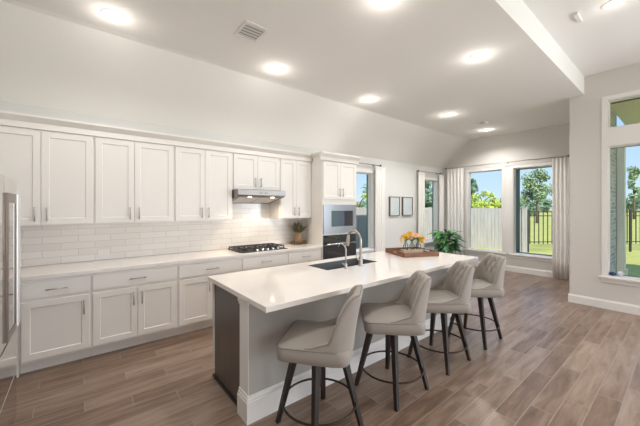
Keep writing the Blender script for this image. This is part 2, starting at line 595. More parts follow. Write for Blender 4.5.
# backsplash, toe-kick board, crown moulding
b = bm_(); box(b, XL, YK-.012, 0.915, 3.121, YK, 1.81); struct(b, 'backsplash', 'tile')
b = bm_()
cprof = lambda f: [(f+.02, 2.325), (f-.012, 2.325), (f-.012, 2.385), (f-.020, 2.392), (f-.055, 2.432), (f-.055, 2.452), (f+.02, 2.452)]
prism(b, cprof(4.09), 'x', XL, 3.12)
struct(b, 'trim_3', 'cab')
b = bm_()
prism(b, cprof(3.79), 'x', 3.066, 3.965)
prism(b, [(3.141, 2.325), (3.12, 2.325), (3.12, 2.385), (3.109, 2.392), (3.066, 2.432), (3.066, 2.452), (3.141, 2.452)], 'y', 3.81, 4.06)
struct(b, 'trim_4', 'cab')
b = bm_(); box(b, XL, 4.11, 2.44, 3.12, YK, 2.455); box(b, 3.136, 3.81, 2.44, 3.94, YK, 2.455); struct(b, 'trim_5', 'cab')

# ================================================================== CABINETS
def shaker(b, x0, z0, x1, z1, y, t=0.02, rail=0.058, dep=0.009):
    """shaker door or drawer front facing -y, back at y, front at y-t"""
    f = y - t
    def rect(i, yy):
        return [b.verts.new(v) for v in ((x0+i, yy, z0+i), (x1-i, yy, z0+i), (x1-i, yy, z1-i), (x0+i, yy, z1-i))]
    A, B, Cc, D, E = rect(0, y), rect(0, f+.0015), rect(0.0015, f), rect(rail, f), rect(rail+.006, f+dep)
    for p, q in ((A, B), (B, Cc), (Cc, D), (D, E)):
        for k in range(4):
            b.faces.new((p[k], p[(k+1) % 4], q[(k+1) % 4], q[k]))
    b.faces.new(E)
    b.faces.new(list(reversed(A)))
def pull(b, x, y, z, ln, vert):
    """bar pull on a front at plane y"""
    r = 0.0055
    if vert:
        tube(b, [(x, y-.030, z-ln/2), (x, y-.030, z+ln/2)], r, 8)
        for q in (-1, 1):
            tube(b, [(x, y, z+q*(ln/2-.018)), (x, y-.030, z+q*(ln/2-.018))], r*.9, 8)
    else:
        tube(b, [(x-ln/2, y-.030, z), (x+ln/2, y-.030, z)], r, 8)
        for q in (-1, 1):
            tube(b, [(x+q*(ln/2-.018), y, z), (x+q*(ln/2-.018), y-.030, z)], r*.9, 8)
def cabinet(name, label, x0, x1, z0, z1, yf, yb, doors, drawers, group, bottom_recess=None):
    """yf = plane of the face frame; doors: (xa,xb,za,zb,handle_x,handle_z); drawers: (xa,xb,za,zb)"""
    t = thing(name, label, 'cabinet', (x0, yf, z0), 0, group)
    b = bm_()
    g = 0.0006
    if bottom_recess:
        box(b, g, 0, bottom_recess, x1-x0-g, yb-yf, z1-z0)
        box(b, g, 0.07, 0, x1-x0-g, yb-yf, bottom_recess)
    else:
        box(b, g, 0, 0, x1-x0-g, yb-yf, z1-z0)
    done(b, 'body', 'cab', t)
    for xa, xb, za, zb, hx, hz in doors:
        b = bm_(); shaker(b, xa-x0, za-z0, xb-x0, zb-z0, -0.0005)
        d = done(b, 'door', 'cab', t)
        if hx is not None:
            b = bm_(); pull(b, hx-x0, -0.0205, hz-z0, 0.14, True)
            done(b, 'handle', 'pull', d, smooth=True)
    for xa, xb, za, zb in drawers:
        b = bm_(); shaker(b, xa-x0, za-z0, xb-x0, zb-z0, -0.0005, rail=0.004, dep=0.0)
        d = done(b, 'drawer', 'cab', t)
        b = bm_(); pull(b, (xa+xb)/2-x0, -0.0205, (za+zb)/2-z0, 0.16, False)
        done(b, 'handle', 'pull', d, smooth=True)
    return t
UG, BG = 'white wall cabinets above the tile backsplash', 'white base cabinets along the cabinet wall'
def upper(label, x0, xm, x1, z0=1.362):
    cabinet('wall_cabinet', label, x0, x1, z0, 2.33, 4.11, YK-.013,
            [(x0+.012, xm-.002, z0+.012, 2.315, xm-.045, z0+.115), (xm+.002, x1-.012, z0+.012, 2.315, xm+.045, z0+.115)], [], UG)
upper('white shaker wall cabinet at the far left, partly behind the refrigerator', -0.69, -0.292, 0.133)
upper('white shaker wall cabinet second from the left, over the two-door base cabinet', 0.133, 0.511, 0.944)
upper('tall white shaker wall cabinet directly left of the range hood', 0.944, 1.322, 1.71)
upper('short white shaker wall cabinet above the steel range hood', 1.71, 2.10, 2.49, 1.80)
upper('white shaker wall cabinet between the range hood and the oven tower', 2.49, 2.80, 3.12)
def lower(label, x0, x1, xm, handles=True):
    zt, zd = 0.672, 0.132
    if xm:
        doors = [(x0+.014, xm-.002, zd, zt, xm-.04, zt-.115), (xm+.002, x1-.014, zd, zt, xm+.04, zt-.115)]
    else:
        doors = [(x0+.014, x1-.014, zd, zt, x1-.055, zt-.115)]
    cabinet('base_cabinet', label, x0, x1, 0.0, 0.874, 3.837, YK-.001, doors, [(x0+.014, x1-.014, 0.70, 0.845)], BG, 0.105)
lower('white base cabinet beside the refrigerator with one wide door and one drawer', -0.42, 0.10, None)
lower('white two-door base cabinet second from the left with a long drawer', 0.10, 0.917, 0.508)
lower('white base cabinet third from the left, partly hidden behind the island end', 0.917, 1.725, 1.322)
lower('white base cabinet with a drawer front under the black gas cooktop', 1.725, 2.465, 2.095)
lower('white base cabinet under the potted dried plant, against the oven tower', 2.465, 3.12, 2.79)
b = bm_(); box(b, XL+.001, 3.802, 0.876, 3.119, YK-.0125, 0.915)
tag(done(b, 'countertop', 'quartz', bevel=0.003), 'long white quartz countertop on the base cabinets under the backsplash', 'countertop')
b = bm_(); box(b, XL+.001, 3.84, 0.0, -0.422, YK-.001, 0.874); tag(done(b, 'filler_panel', 'cab'), 'white cabinet filler panel in the corner behind the refrigerator', 'panel')

# oven tower
t = thing('oven_cabinet', 'tall white oven tower cabinet at the right end of the cabinet wall', 'cabinet', (3.122, 3.81, 0))
W = 0.80
b = bm_()
D = YK - .001 - 3.81
box(b, 0, 0, 0.10, 0.02, D, 2.33); box(b, W-.02, 0, 0.10, W, D, 2.33); box(b, 0.02, 0.02, 2.31, W-.02, D, 2.33)
box(b, 0.02, D-.02, 0.10, W-.02, D, 2.31)
box(b, 0.02, 0, 1.59, W-.02, D-.02, 1.70); box(b, 0.02, 0, 1.075, W-.02, D-.02, 1.098); box(b, 0.02, 0, 0.10, W-.02, D-.02, 0.40)
box(b, 0, 0.07, 0, W, D, 0.10)
box(b, 0.02, 0.3, 1.70, W-.02, D-.02, 2.31)
done(b, 'body', 'cab', t)
for xa, xb, hx in ((.012, .398, .36), (.402, .788, .44)):
    b = bm_(); shaker(b, xa, 1.682, xb, 2.315, -0.0005); d = done(b, 'door', 'cab', t)
    b = bm_(); pull(b, hx, -0.0205, 1.80, 0.14, True); done(b, 'handle', 'pull', d, smooth=True)
b = bm_(); shaker(b, .012, 0.12, W-.012, 0.38, -0.0005); d = done(b, 'drawer', 'cab', t)
b = bm_(); pull(b, W/2, -0.0205, 0.26, 0.16, False); done(b, 'handle', 'pull', d, smooth=True)
# microwave
t = thing('microwave', 'built-in stainless microwave with dark window in the oven tower', 'microwave', (3.122, 3.81, 1.10))
b = bm_()
x0, x1, z0, z1 = 0.022, W-.022, 0.0, 0.488
wx0, wx1, wz0, wz1 = 0.19, 0.70, 0.115, 0.385
box(b, x0, -.018, z0, wx0, 0.0, z1); box(b, wx1, -.018, z0, x1, 0.0, z1)
box(b, wx0, -.018, z0, wx1, 0.0, wz0); box(b, wx0, -.018, wz1, wx1, 0.0, z1)
box(b, x0+.01, 0.0, z0+.002, x1-.01, 0.4, z1-.002)
done(b, 'body', 'microsteel', t)
b = bm_(); box(b, wx0+.001, -.012, wz0+.001, 0.50, -.0005, wz1-.001); done(b, 'window', 'sky_reflection', t)
b = bm_(); box(b, 0.502, -.014, wz0+.001, wx1-.001, -.0005, wz1-.001); done(b, 'control_panel', 'screen', t)
# wall oven
t = thing('wall_oven', 'built-in black glass wall oven with steel bar handle below the microwave', 'oven', (3.122, 3.81, 0.405))
b = bm_(); box(b, 0.03, 0.0, 0.002, W-.03, 0.5, 0.664); done(b, 'body', 'steel', t)
b = bm_(); box(b, 0.022, -.022, 0.0, W-.022, -.0005, 0.50); done(b, 'door', 'blackglass', t)
b = bm_(); box(b, 0.022, -.018, 0.506, W-.022, -.0005, 0.668); done(b, 'control_panel', 'blackglass', t)
b = bm_(); tube(b, [(0.06, -.065, 0.525), (W-.06, -.065, 0.525)], 0.014, 12)
for x in (0.10, W-.10):
    tube(b, [(x, -.020, 0.525), (x, -.065, 0.525)], 0.009, 8)
done(b, 'handle', 'chrome', t, smooth=True)

# range hood
t = thing('range_hood', 'stainless steel range hood mounted under the short wall cabinet', 'range hood', (1.715, 3.92, 1.685))
b = bm_()
prism(b, [(0.0, 0.035), (0.03, 0.015), (0.50, -0.08), (0.50, 0.113), (0.0, 0.113)], 'x', 0.0, 0.77)
done(b, 'body', 'hoodm', t, bevel=0.004)
b = bm_()
for k in range(2):
    box(b, 0.06+.335*k, 0.09, -.003, 0.375+.335*k, 0.44, -.0005, Matrix.Translation((0, 0, 0.0212)) @ Matrix.Rotation(-math.atan(.095/.47), 4, 'X'))
done(b, 'filter', 'louver', t)
for x in (0.20, 0.57):
    b = bm_(); lathe(b, [(0.028, 0.000), (0.030, 0.008)], x, 0.055, 20); done(b, 'lamp_lens', 'hoodlamp', t)
    l = bpy.data.lights.new('hood_lamp', 'SPOT')
    l.energy = 7.5
    l.color = (1.0, 0.82, 0.60)
    l.spot_size = R(150); l.spot_blend = 0.8; l.shadow_soft_size = 0.03
    lo = bpy.data.objects.new('hood_lamp', l); C.objects.link(lo); lo.parent = t
    lo.location = (x, 0.055, -0.012)
for x in (0.33, 0.36, 0.41, 0.44):
    b = bm_(); box(b, x, -.003, 0.062, x+.016, -.0002, 0.074); done(b, 'button', 'black', t)

# cooktop
t = thing('gas_cooktop', 'black gas cooktop with steel knobs set in the back countertop', 'cooktop', (2.11, 4.10, 0.9155))
b = bm_(); box(b, -.37, -.255, 0, .37, .255, 0.008); done(b, 'plate', 'black', t, bevel=0.003)
for gx, gw in ((-.245, .115), (0.0, .115), (.245, .115)):
    b = bm_()
    for y in (-.15, -.02, .11, .22):
        box(b, gx-gw, y-.006, 0.034, gx+gw, y+.006, 0.046)
    for x in (-gw, -gw/3, gw/3, gw):
        box(b, gx+x-.006, -.16, 0.0341, gx+x+.006, .23, 0.0459)
    for x in (-gw, gw):
        for y in (-.15, .22):
            box(b, gx+x-.007, y-.007, 0.0085, gx+x+.007, y+.007, 0.0342)
    done(b, 'grate', 'black', t)
for x, y in ((-.245, .13), (-.245, -.07), (0, .04), (.245, .13), (.245, -.07)):
    b = bm_(); lathe(b, [(0.045, 0.0085), (0.045, 0.018), (0.03, 0.020), (0.03, 0.028)], x, y, 20); done(b, 'burner', 'black', t)
for k in range(5):
    b = bm_(); lathe(b, [(0.020, 0.0085), (0.018, 0.030), (0.012, 0.034)], -.12+.085*k, -.215, 16); done(b, 'knob', 'chrome', t, smooth=False)

# dried plant in a jar on a knobbly tray
t = thing('potted_dried_plant', 'small spiky plant in a brown jar on the back counter', 'plant', (2.95, 4.24, 0.9155))
b = bm_(); lathe(b, [(0.055, 0.012), (0.068, 0.03), (0.070, 0.12), (0.056, 0.17), (0.052, 0.20)], 0, 0, 20); done(b, 'jar', 'amber', t, smooth=True)
b = bm_()
for k in range(95):
    a = random.uniform(0, 2*PI); sp = random.uniform(0.06, 0.25); hh = random.uniform(0.10, 0.27)
    p0 = Vector((0.02*math.cos(a), 0.02*math.sin(a), 0.18)); p2 = Vector((sp*math.cos(a), sp*math.sin(a), 0.20+hh - sp*.5)); p1 = (p0+p2)/2 + Vector((0, 0, 0.03))
    sd = Vector((-math.sin(a), math.cos(a), 0)) * 0.013
    p2.x = min(p2.x, 0.155); p2.y = min(p2.y, 0.17); p1.x = min(p1.x, 0.15); p1.y = min(p1.y, 0.16)
    v = [b.verts.new(q) for q in (p0-sd, p0+sd, p1+sd, p2, p1-sd)]
    b.faces.new(v)
done(b, 'foliage', 'dry', t)
t = thing('bead_garland', 'dark wooden bead garland around the brown plant jar', 'decoration', (2.95, 4.24, 0.9155))
b = bm_()
for k in range(13):
    a = 2*PI*k/13
    ball(b, (0.125*math.cos(a), 0.115*math.sin(a), 0.026), 0.026, 2)
done(b, 'beads', 'bead', t, smooth=True)
# outlet on the backsplash
def outlet(label, loc, rz):
    t = thing('wall_outlet', label, 'outlet', loc, rz, None)
    b = bm_(); box(b, -.035, -.006, -.057, .035, 0, .057); done(b, 'cover_plate', 'plastic', t, bevel=0.002)
    b = bm_()
    for z in (-.022, .022):
        box(b, -.016, -.008, z-.013, .016, -.006, z+.013)
    done(b, 'socket', 'plastic', t)
    return t
o_ = outlet('white wall outlet on the tile backsplash near the refrigerator', (0.235, YK-.0125, 1.0), 0)
for c in o_.children:
    c.rotation_euler = (0, R(90), 0)
outlet('small white outlet in the baseboard wall below the right far window', (XF-.0152, 1.98, 0.068), R(-90))

# ================================================================== REFRIGERATOR
t = thing('refrigerator', 'stainless refrigerator at the left edge with mirror glass door panel', 'refrigerator', (-0.335, 2.04, 0))
b = bm_(); box(b, -.70, 0, 0.02, -.055, 0.91, 1.735); done(b, 'body', 'gap', t)  # near-black body colour paints the shade in the door gaps
def fbox(name, y0, y1, z0, z1, m, x0=-.052, x1=0.0, par=None):
    b = bm_(); box(b, x0, y0, z0, x1, y1, z1); return done(b, name, m, par or t, bevel=0.004)
dl = fbox('door', 0.002, 0.453, 0.725, 1.735, 'fridge')
dr = fbox('door', 0.457, 0.91, 0.725, 1.735, 'fridge')
fbox('drawer', 0.002, 0.91, 0.425, 0.713, 'fridge')
fbox('drawer', 0.002, 0.91, 0.10, 0.413, 'fridge')
b = bm_(); box(b, -.05, 0.03, 0.0, -.03, 0.88, 0.095); done(b, 'kick_plate', 'gap', t)
y0, y1, z0, z1 = 0.50, 0.905, 0.745, 1.635
he = 0.10
b = bm_()
box(b, 0.0005, y1-he, z0, 0.020, y1, z1)
done(b, 'handle_edge', 'edge', dr, bevel=0.006)
b = bm_()
box(b, 0.0005, y0, z0, 0.012, y0+.03, z1); box(b, 0.0005, y1-he-.026, z0, 0.012, y1-he-.001, z1)
box(b, 0.0005, y0+.03, z0, 0.012, y1-he-.026, z0+.035); box(b, 0.0005, y0+.03, z1-.058, 0.012, y1-he-.026, z1)
done(b, 'panel_frame', 'bronze', dr)
b = bm_(); box(b, 0.0005, y0+.031, z0+.036, 0.008, y1-he-.027, z1-.059); done(b, 'glass_panel', 'fridgeglass', dr)

# ================================================================== ISLAND
IX0, IX1, IY0, IY1 = 0.925, 3.95, 1.69, 2.78
t = thing('kitchen_island', 'long kitchen island with white end column and dark stained end panel', 'island', (0.95, 1.99, 0))
L = 2.96
b = bm_(); box(b, 0, 0, 0, L, 0.14, 0.852); box(b, 0, 0, 0.852, L, 0.14, 0.8745); done(b, 'knee_wall', 'isl', t)
b = bm_(); box(b, -.004, -.003, 0, -.0004, 0.145, 0.8745); box(b, -.016, -.016, 0.845, -.0045, 0.155, 0.8745); box(b, -.010, -.010, 0.825, -.0045, 0.150, 0.845)
done(b, 'column_trim', 'trim', t)
b = bm_()
def bb(o0, z0, z1):
    box(b, -.0045-o0, -.0005-o0, z0, L, -.0005, z1)
    box(b, -.0045-o0, -.0005, z0, -.0045, 0.145+o0*.5, z1)
bb(0.016, 0, 0.150); bb(0.011, 0.150, 0.172); bb(0.006, 0.172, 0.195)
done(b, 'baseboard', 'trim', t)
b = bm_()
cx0, cx1, cy0, cy1 = 0.96, 1.80, 0.27, 0.67      # hollow that takes the sink
box(b, 0.022, 0.146, 0.002, cx0, 0.745, 0.8745); box(b, cx1, 0.146, 0.002, L, 0.745, 0.8745)
box(b, cx0, 0.146, 0.002, cx1, 0.745, 0.66); box(b, cx0, 0.146, 0.66, cx1, cy0, 0.8745); box(b, cx0, cy1, 0.66, cx1, 0.745, 0.8745)
done(b, 'cabinet_body', 'panel', t)
b = bm_(); box(b, 0.006, 0.150, 0.0, 0.0215, 0.76, 0.022); done(b, 'shoe_moulding', 'espresso', t)
b = bm_(); box(b, 0.01, 0.7455, 0.11, L, 0.765, 0.8745); done(b, 'front_panel', 'cab', t)
# slab with the sink cut-out
SX0, SX1, SY0, SY1 = 1.94, 2.72, 2.285, 2.63
b = bm_()
xs, ys = [IX0, SX0, SX1, IX1], [IY0, SY0, SY1, IY1]
V = {}
for k, z in enumerate((0.876, 0.915)):
    for i, x in enumerate(xs):
        for j, y in enumerate(ys):
            V[i, j, k] = b.verts.new((x, y, z))
for k in (0, 1):
    for i in range(3):
        for j in range(3):
            if (i, j) != (1, 1):
                b.faces.new((V[i, j, k], V[i+1, j, k], V[i+1, j+1, k], V[i, j+1, k]))
for i in range(3):
    for j in (0, 3):
        b.faces.new((V[i, j, 0], V[i+1, j, 0], V[i+1, j, 1], V[i, j, 1]))
        b.faces.new((V[j, i, 0], V[j, i+1, 0], V[j, i+1, 1], V[j, i, 1]))
for j in (1, 2):
    b.faces.new((V[1, j, 0], V[2, j, 0], V[2, j, 1], V[1, j, 1]))
    b.faces.new((V[j, 1, 0], V[j, 2, 0], V[j, 2, 1], V[j, 1, 1]))
tag(done(b, 'island_countertop', 'quartz', bevel=0.003), 'thick white quartz island countertop with sink cut-out', 'countertop')
# sink
t = thing('sink', 'undermount steel sink sunk in the island countertop', 'sink', (SX0, SY0, 0.70))
b = bm_()
wx, wy, hh, tk = SX1-SX0, SY1-SY0, 0.1755, 0.004
e0, e1, hh = 0.0008, 0.005, 0.2135
box(b, e0, e0, 0, wx-e0, wy-e0, tk)
box(b, e0, e0, tk, e1, wy-e0, hh); box(b, wx-e1, e0, tk, wx-e0, wy-e0, hh)
box(b, e1, e0, tk, wx-e1, e1, hh); box(b, e1, wy-e1, tk, wx-e1, wy-e0, hh)
done(b, 'basin', 'sinkm', t)
b = bm_(); lathe(b, [(0.045, tk+.0005), (0.045, tk+.004), (0.02, tk+.004)], wx/2, wy/2, 20); done(b, 'drain', 'black', t)
# faucets
t = thing('kitchen_faucet', 'tall brushed nickel gooseneck faucet with pull-down spray head', 'faucet', (2.37, 2.235, 0.9155))
b = bm_(); lathe(b, [(0.030, 0), (0.030, 0.008), (0.023, 0.014), (0.022, 0.10), (0.016, 0.115)], 0, 0, 20); done(b, 'base', 'nickel', t, smooth=False)
b = bm_()
pts = [(0, 0, 0.10), (0, 0, 0.20), (0, 0, 0.27)] + [(0, 0.10-.10*math.cos(a), 0.27+.10*math.sin(a)) for a in [PI*k/12 for k in range(1, 11)]]
tube(b, pts, 0.0135, 12)
done(b, 'neck', 'nickel', t, smooth=True)
e_ = pts[-1]
b = bm_(); tube(b, [e_, (0, e_[1]+.006, e_[2]-.04), (0, e_[1]+.018, e_[2]-.11), (0, e_[1]+.020, e_[2]-.125)], [0.0145, 0.019, 0.022, 0.020], 14); done(b, 'spray_head', 'nickel', t, smooth=True)
b = bm_(); tube(b, [(-.021, 0, 0.07), (-.045, 0, 0.075), (-.06, 0, 0.10), (-.065, 0, 0.14)], [0.009, 0.008, 0.006, 0.005], 10); done(b, 'lever', 'nickel', t, smooth=True)
t = thing('water_faucet', 'small slim gooseneck water faucet left of the tall faucet', 'faucet', (2.15, 2.235, 0.9155))
b = bm_(); lathe(b, [(0.022, 0), (0.022, 0.006), (0.015, 0.010), (0.014, 0.05), (0.009, 0.056)], 0, 0, 18); done(b, 'base', 'steel', t)
b = bm_()
pts = [(0, 0, 0.05), (0, 0, 0.12), (0, 0, 0.185)] + [(0, 0.062-.062*math.cos(a), 0.185+.062*math.sin(a)) for a in [PI*k/12 for k in range(1, 11)]]
tube(b, pts, 0.0075, 10); done(b, 'neck', 'steel', t, smooth=True)
b = bm_(); tube(b, [(-.013, 0, 0.035), (-.035, 0, 0.045), (-.045, 0, 0.06)], 0.005, 8); done(b, 'lever', 'steel', t, smooth=True)

# tray and flowers
TR = R(-23)
t = thing('serving_tray', 'brown wooden serving tray with cut-out handles on the island', 'tray', (3.50, 2.37, 0.9155), TR)
tx, ty, th = 0.255, 0.245, 0.058
b = bm_()
box(b, -tx, -ty, 0, tx, ty, 0.012)
box(b, -tx, -ty, 0.012, tx, -ty+.014, th)
box(b, -tx, ty-.014, 0.012, tx, ty, th)
for s in (-1, 1):
    xa, xb = (tx-.014, tx) if s > 0 else (-tx, -tx+.014)
    box(b, xa, -ty+.014, 0.012, xb, ty-.014, 0.026)
    box(b, xa, -ty+.014, 0.026, xb, -.06, th); box(b, xa, .06, 0.026, xb, ty-.014, th)
    box(b, xa, -.06, 0.048, xb, .06, th)
done(b, 'tray_body', 'traywood', t, bevel=0.0015)
hold = Vector((3.46, 2.33, 0.9155+.0125))
t = thing('bud_vase_holder', 'whitewashed wooden block holding three bud vases on the tray', 'vase holder', hold, TR)
b = bm_(); box(b, -.15, -.04, 0, .15, .04, 0.058); done(b, 'block', 'whitewash', t, bevel=0.003)
fcols = ['yellow', 'peach', 'yellow']
names = ['yellow and cream flowers in the left bud vase on the tray', 'peach flowers in the middle bud vase on the tray', 'yellow and peach flowers in the right bud vase on the tray']
Rz = Matrix.Rotation(TR, 4, 'Z')
def leafblade(b, p0, d, ln, wd, droop=0.3, up=Vector((0, 0, 1)), seg=4):
    d = d.normalized()
    sd = d.cross(up)
    if sd.length < 1e-3:
        sd = Vector((1, 0, 0))
    sd.normalize()
    prev = None
    p = Vector(p0)
    dd = d.copy()
    for k in range(seg+1):
        f = k/seg
        wv = wd*math.sin(PI*min(0.97, 0.12+0.86*f))
        if k:
            dd = (dd + Vector((0, 0, -droop/seg*2))).normalized()
            p = p + dd*ln/seg
        nrm = sd.cross(dd).normalized()
        row = [b.verts.new(p - sd*wv/2 + nrm*wv*.15), b.verts.new(p), b.verts.new(p + sd*wv/2 + nrm*wv*.15)]
        if prev:
            b.faces.new((prev[0], prev[1], row[1], row[0]))
            b.faces.new((prev[1], prev[2], row[2], row[1]))
        prev = row
def bloom(b, c, r, dirv):
    q = Vector((0, 0, 1)).rotation_difference(dirv.normalized())
    for lay, (cnt, el, sc) in enumerate(((9, 0.15, 1.0), (8, 0.6, 0.8), (6, 1.05, 0.55))):
        for k in range(cnt):
            a = 2*PI*(k+.5*lay)/cnt
            d = Vector((math.cos(a)*math.cos(el), math.sin(a)*math.cos(el), math.sin(el)))
            up = Vector((0, 0, 1))
            sd = d.cross(up).normalized()
            p1 = d*r*sc*.55; p2 = d*r*sc
            pts = [Vector((0, 0, 0)), p1 - sd*r*.28*sc, p2 - sd*r*.16*sc + up*.1*r, p2 + sd*r*.16*sc + up*.1*r, p1 + sd*r*.28*sc]
            b.faces.new([b.verts.new(c + q @ p) for p in pts])
    ball(b, c + q @ Vector((0, 0, r*.15)), r*.28, 1)
for k in range(3):
    off = Rz @ Vector((-.095 + .095*k, 0, 0.0585))
    p = hold + off
    v = thing('bud_vase', ['left', 'middle', 'right'][k] + ' clear glass bud vase of three in the whitewashed holder', 'vase', p, TR, 'glass bud vases')
    b = bm_()
    lathe(b, [(0.030, 0.0), (0.032, 0.01), (0.032, 0.055), (0.016, 0.085), (0.014, 0.105), (0.018, 0.112)], 0, 0, 18)
    done(b, 'bottle', 'vase', v, smooth=True)
    fl = thing('flower_bunch', names[k], 'flowers', p, TR, 'flower bunches in the bud vases')
    heads = [[(-.07, -.02, .135, .055, 'cream'), (-.015, -.01, .175, .065, 'yellow')],
             [(-.02, .02, .215, .055, 'yellow'), (.03, -.02, .195, .062, 'peach'), (-.035, -.02, .165, .05, 'peach')],
             [(.0, .02, .185, .052, 'peach'), (.035, -.015, .145, .062, 'yellow'), (.06, .02, .10, .048, 'yellow')]][k]
    b = bm_()
    for hx, hy, hz, r, m in heads:
        tube(b, [(0, 0, 0.012), (hx*.2, hy*.2, 0.10), (hx*1.1, hy, hz-.012)], 0.0028, 6)
    done(b, 'stems', 'stem', fl, smooth=True)
    for hx, hy, hz, r, m in heads:
        b = bm_(); bloom(b, Vector((hx*1.1, hy, hz-.012)), r*.8, Vector((hx*4 - .2, hy*4-.35, 0.5)))
        done(b, 'blossom', m, fl)
    b = bm_()
    for j in range(18):
        a = random.uniform(0, 2*PI)
        leafblade(b, (0, 0, 0.10+.05*random.random()), Vector((math.cos(a), math.sin(a), .9)), 0.09, 0.026, 0.25)
    done(b, 'leaves', 'leaf', fl)

# ================================================================== STOOLS
def make_stool(label, loc, yaw):
    t = thing('counter_stool', label, 'stool', loc, 0, 'counter stools along the island')
    zs = 0.545
    # shell footprint path: from left front to right front round the back, local seat frame (x right, y to island)
    hwid, yb, rc, yfront = 0.240, -0.240, 0.115, 0.045
    path = []
    n1, n2, n3 = 9, 9, 12
    for k in range(n1):
        path.append((-hwid, yfront + (yb+rc-yfront)*k/n1))
    for k in range(n2):
        a = PI + (PI/2)*k/n2
        path.append((-hwid+rc + rc*math.cos(a), yb+rc + rc*math.sin(a)))
    for k in range(n3+1):
        path.append((-hwid+rc + (2*hwid-2*rc)*k/n3, yb))
    for p in list(reversed(path[:n1+n2])):
        path.append((-p[0], p[1]))
    # thickness direction (inward normal)
    N = len(path)
    rows = []
    rim = []
    def sm(x):
        x = max(0.0, min(1.0, x)); return x*x*(3-2*x)
    btn = [(-.105, .765), (0.0, .765), (.105, .765), (-.055, .85), (.055, .85), (-.16, .85), (.16, .85), (-.105, .925), (0, .925), (.105, .925)]
    b = bm_()
    cen = []
    arc = 0.0
    lens = [0.0]
    for i in range(1, N):
        lens.append(lens[-1] + math.dist(path[i], path[i-1]))
    tot = lens[-1]
    inner_pts = {}
    for i, (px, py) in enumerate(path):
        p0 = path[max(0, i-1)]; p1 = path[min(N-1, i+1)]
        tx_, ty_ = p1[0]-p0[0], p1[1]-p0[1]
        ln = math.hypot(tx_, ty_)
        nx, ny = -ty_/ln, tx_/ln           # inward
        # orient inward
        if nx*(0-px) + ny*(0.02-py) < 0:
            nx, ny = -nx, -ny
        g = sm((-0.10 - py)/0.125)         # 0 at the wing front, 1 at the back
        ztop = 0.648 + 0.045*sm((0.045-py)/0.17) + 0.287*g
        th = 0.046 + 0.012*g
        s = lens[i]-tot/2
        def lean(z):
            q = max(0.0, z-0.62)
            return -(ny*0.0) , q
        def P(off, z):
            q = max(0.0, z-0.63)/0.37
            ox = -nx*(0.030*q*g); oy = -ny*(0.030*q*g) - 0.045*q*q*g
            return ((px + nx*off)*(1-.20*q*g), py + ny*off + oy, z)
        loop = []
        for z in (zs, zs+.02):
            loop.append(P(0.006 if z == zs else 0.0, z))
        for k in range(1, 7):
            z = zs+.02 + (ztop-.03-zs-.02)*k/6
            bulge = -0.010*math.sin(PI*k/7)*g
            loop.append(P(bulge, z))
        loop.append(P(th*.18, ztop-.006)); loop.append(P(th*.5, ztop)); loop.append(P(th*.82, ztop-.006))
        nin = 11
        for k in range(nin+1):
            z = ztop-.028 + (0.575-(ztop-.028))*k/nin
            off = th + 0.012*math.sin(PI*k/nin)*g
            dip = 0.0
            for bs, bz in btn:
                d2 = ((s*0.92-bs)**2 + (z-bz)**2)
                dip += 0.026*math.exp(-d2/(2*0.017**2))
            for bs, bz in btn:            # diamond pleats between buttons
                for cs, cz in btn:
                    if bz < cz and abs(cz-bz) < .12 and abs(cs-bs) < .09:
                        ux, uz = cs-bs, cz-bz
                        l2 = ux*ux+uz*uz
                        f = max(0, min(1, ((s*.92-bs)*ux+(z-bz)*uz)/l2))
                        dd = math.hypot(s*.92-bs-f*ux, z-bz-f*uz)
                        dip += 0.010*math.exp(-dd*dd/(2*0.008**2))
            off -= min(dip, 0.030)*g
            loop.append(P(off, z))
        loop.append(P(th, zs+.02)); loop.append(P(th-.004, zs))
        rim.append(loop[8])
        rows.append([b.verts.new(q) for q in loop])
    for a_, c_ in zip(rows, rows[1:]):
        m = len(a_)
        for k in range(m):
            b.faces.new((a_[k], a_[(k+1) % m], c_[(k+1) % m], c_[k]))
    b.faces.new(rows[0]); b.faces.new(list(reversed(rows[-1])))
    Ry = (0, 0, yaw)
    back = done(b, 'backrest', 'fabric', t, smooth=True, rot=Ry)
    # buttons
    for bs, bz in btn[:5] + btn[7:]:
        sgn = bs/0.92
        i = min(range(N), key=lambda j: abs((lens[j]-tot/2)-sgn))
        px, py = path[i]
        q = max(0.0, bz-0.63)/0.37
        bb_ = bm_(); ball(bb_, (px*(1-.2*q), py + 0.058 - 0.012 - 0.030*q*0 - 0.045*q*q - (-1)*0.0 - 0.030*q, bz), 0.010, 1, (1, .6, 1))
        done(bb_, 'button', 'piping', back, smooth=True)
    # seam piping along the top of the shell on the outside
    b = bm_(); tube(b, rim, 0.0052, 6); done(b, 'piping', 'piping', back, smooth=True)
    # seat cushion
    b = bm_()
    def outline(h, yf, ybk, r, n=7):
        pts = []
        for cx, cy, a0 in ((h-r, yf-r, 0), (-h+r, yf-r, PI/2), (-h+r, ybk+r, PI), (h-r, ybk+r, 1.5*PI)):
            for k in range(n+1):
                a = a0 + PI/2*k/n
                pts.append((cx + r*math.cos(a), cy + r*math.sin(a)))
        return pts
    prof = [(0.226, zs), (0.242, zs+.008), (0.246, zs+.05), (0.244, zs+.085), (0.236, zs+.098), (0.16, zs+.112), (0.08, zs+.118), (0.02, zs+.119)]
    prev = None
    for h, z in prof:
        k = h/0.246
        pts = outline(h, 0.005+0.242*k, 0.005-0.242*k, 0.065*k)
        ring = [b.verts.new((x, y, z)) for x, y in pts]
        if prev:
            m = len(ring)
            for j in range(m):
                b.faces.new((prev[j], prev[(j+1) % m], ring[(j+1) % m], ring[j]))
        else:
            b.faces.new(list(reversed(ring)))
        prev = ring
    b.faces.new(prev)
    seat = done(b, 'seat', 'fabric', t, smooth=True, rot=Ry)
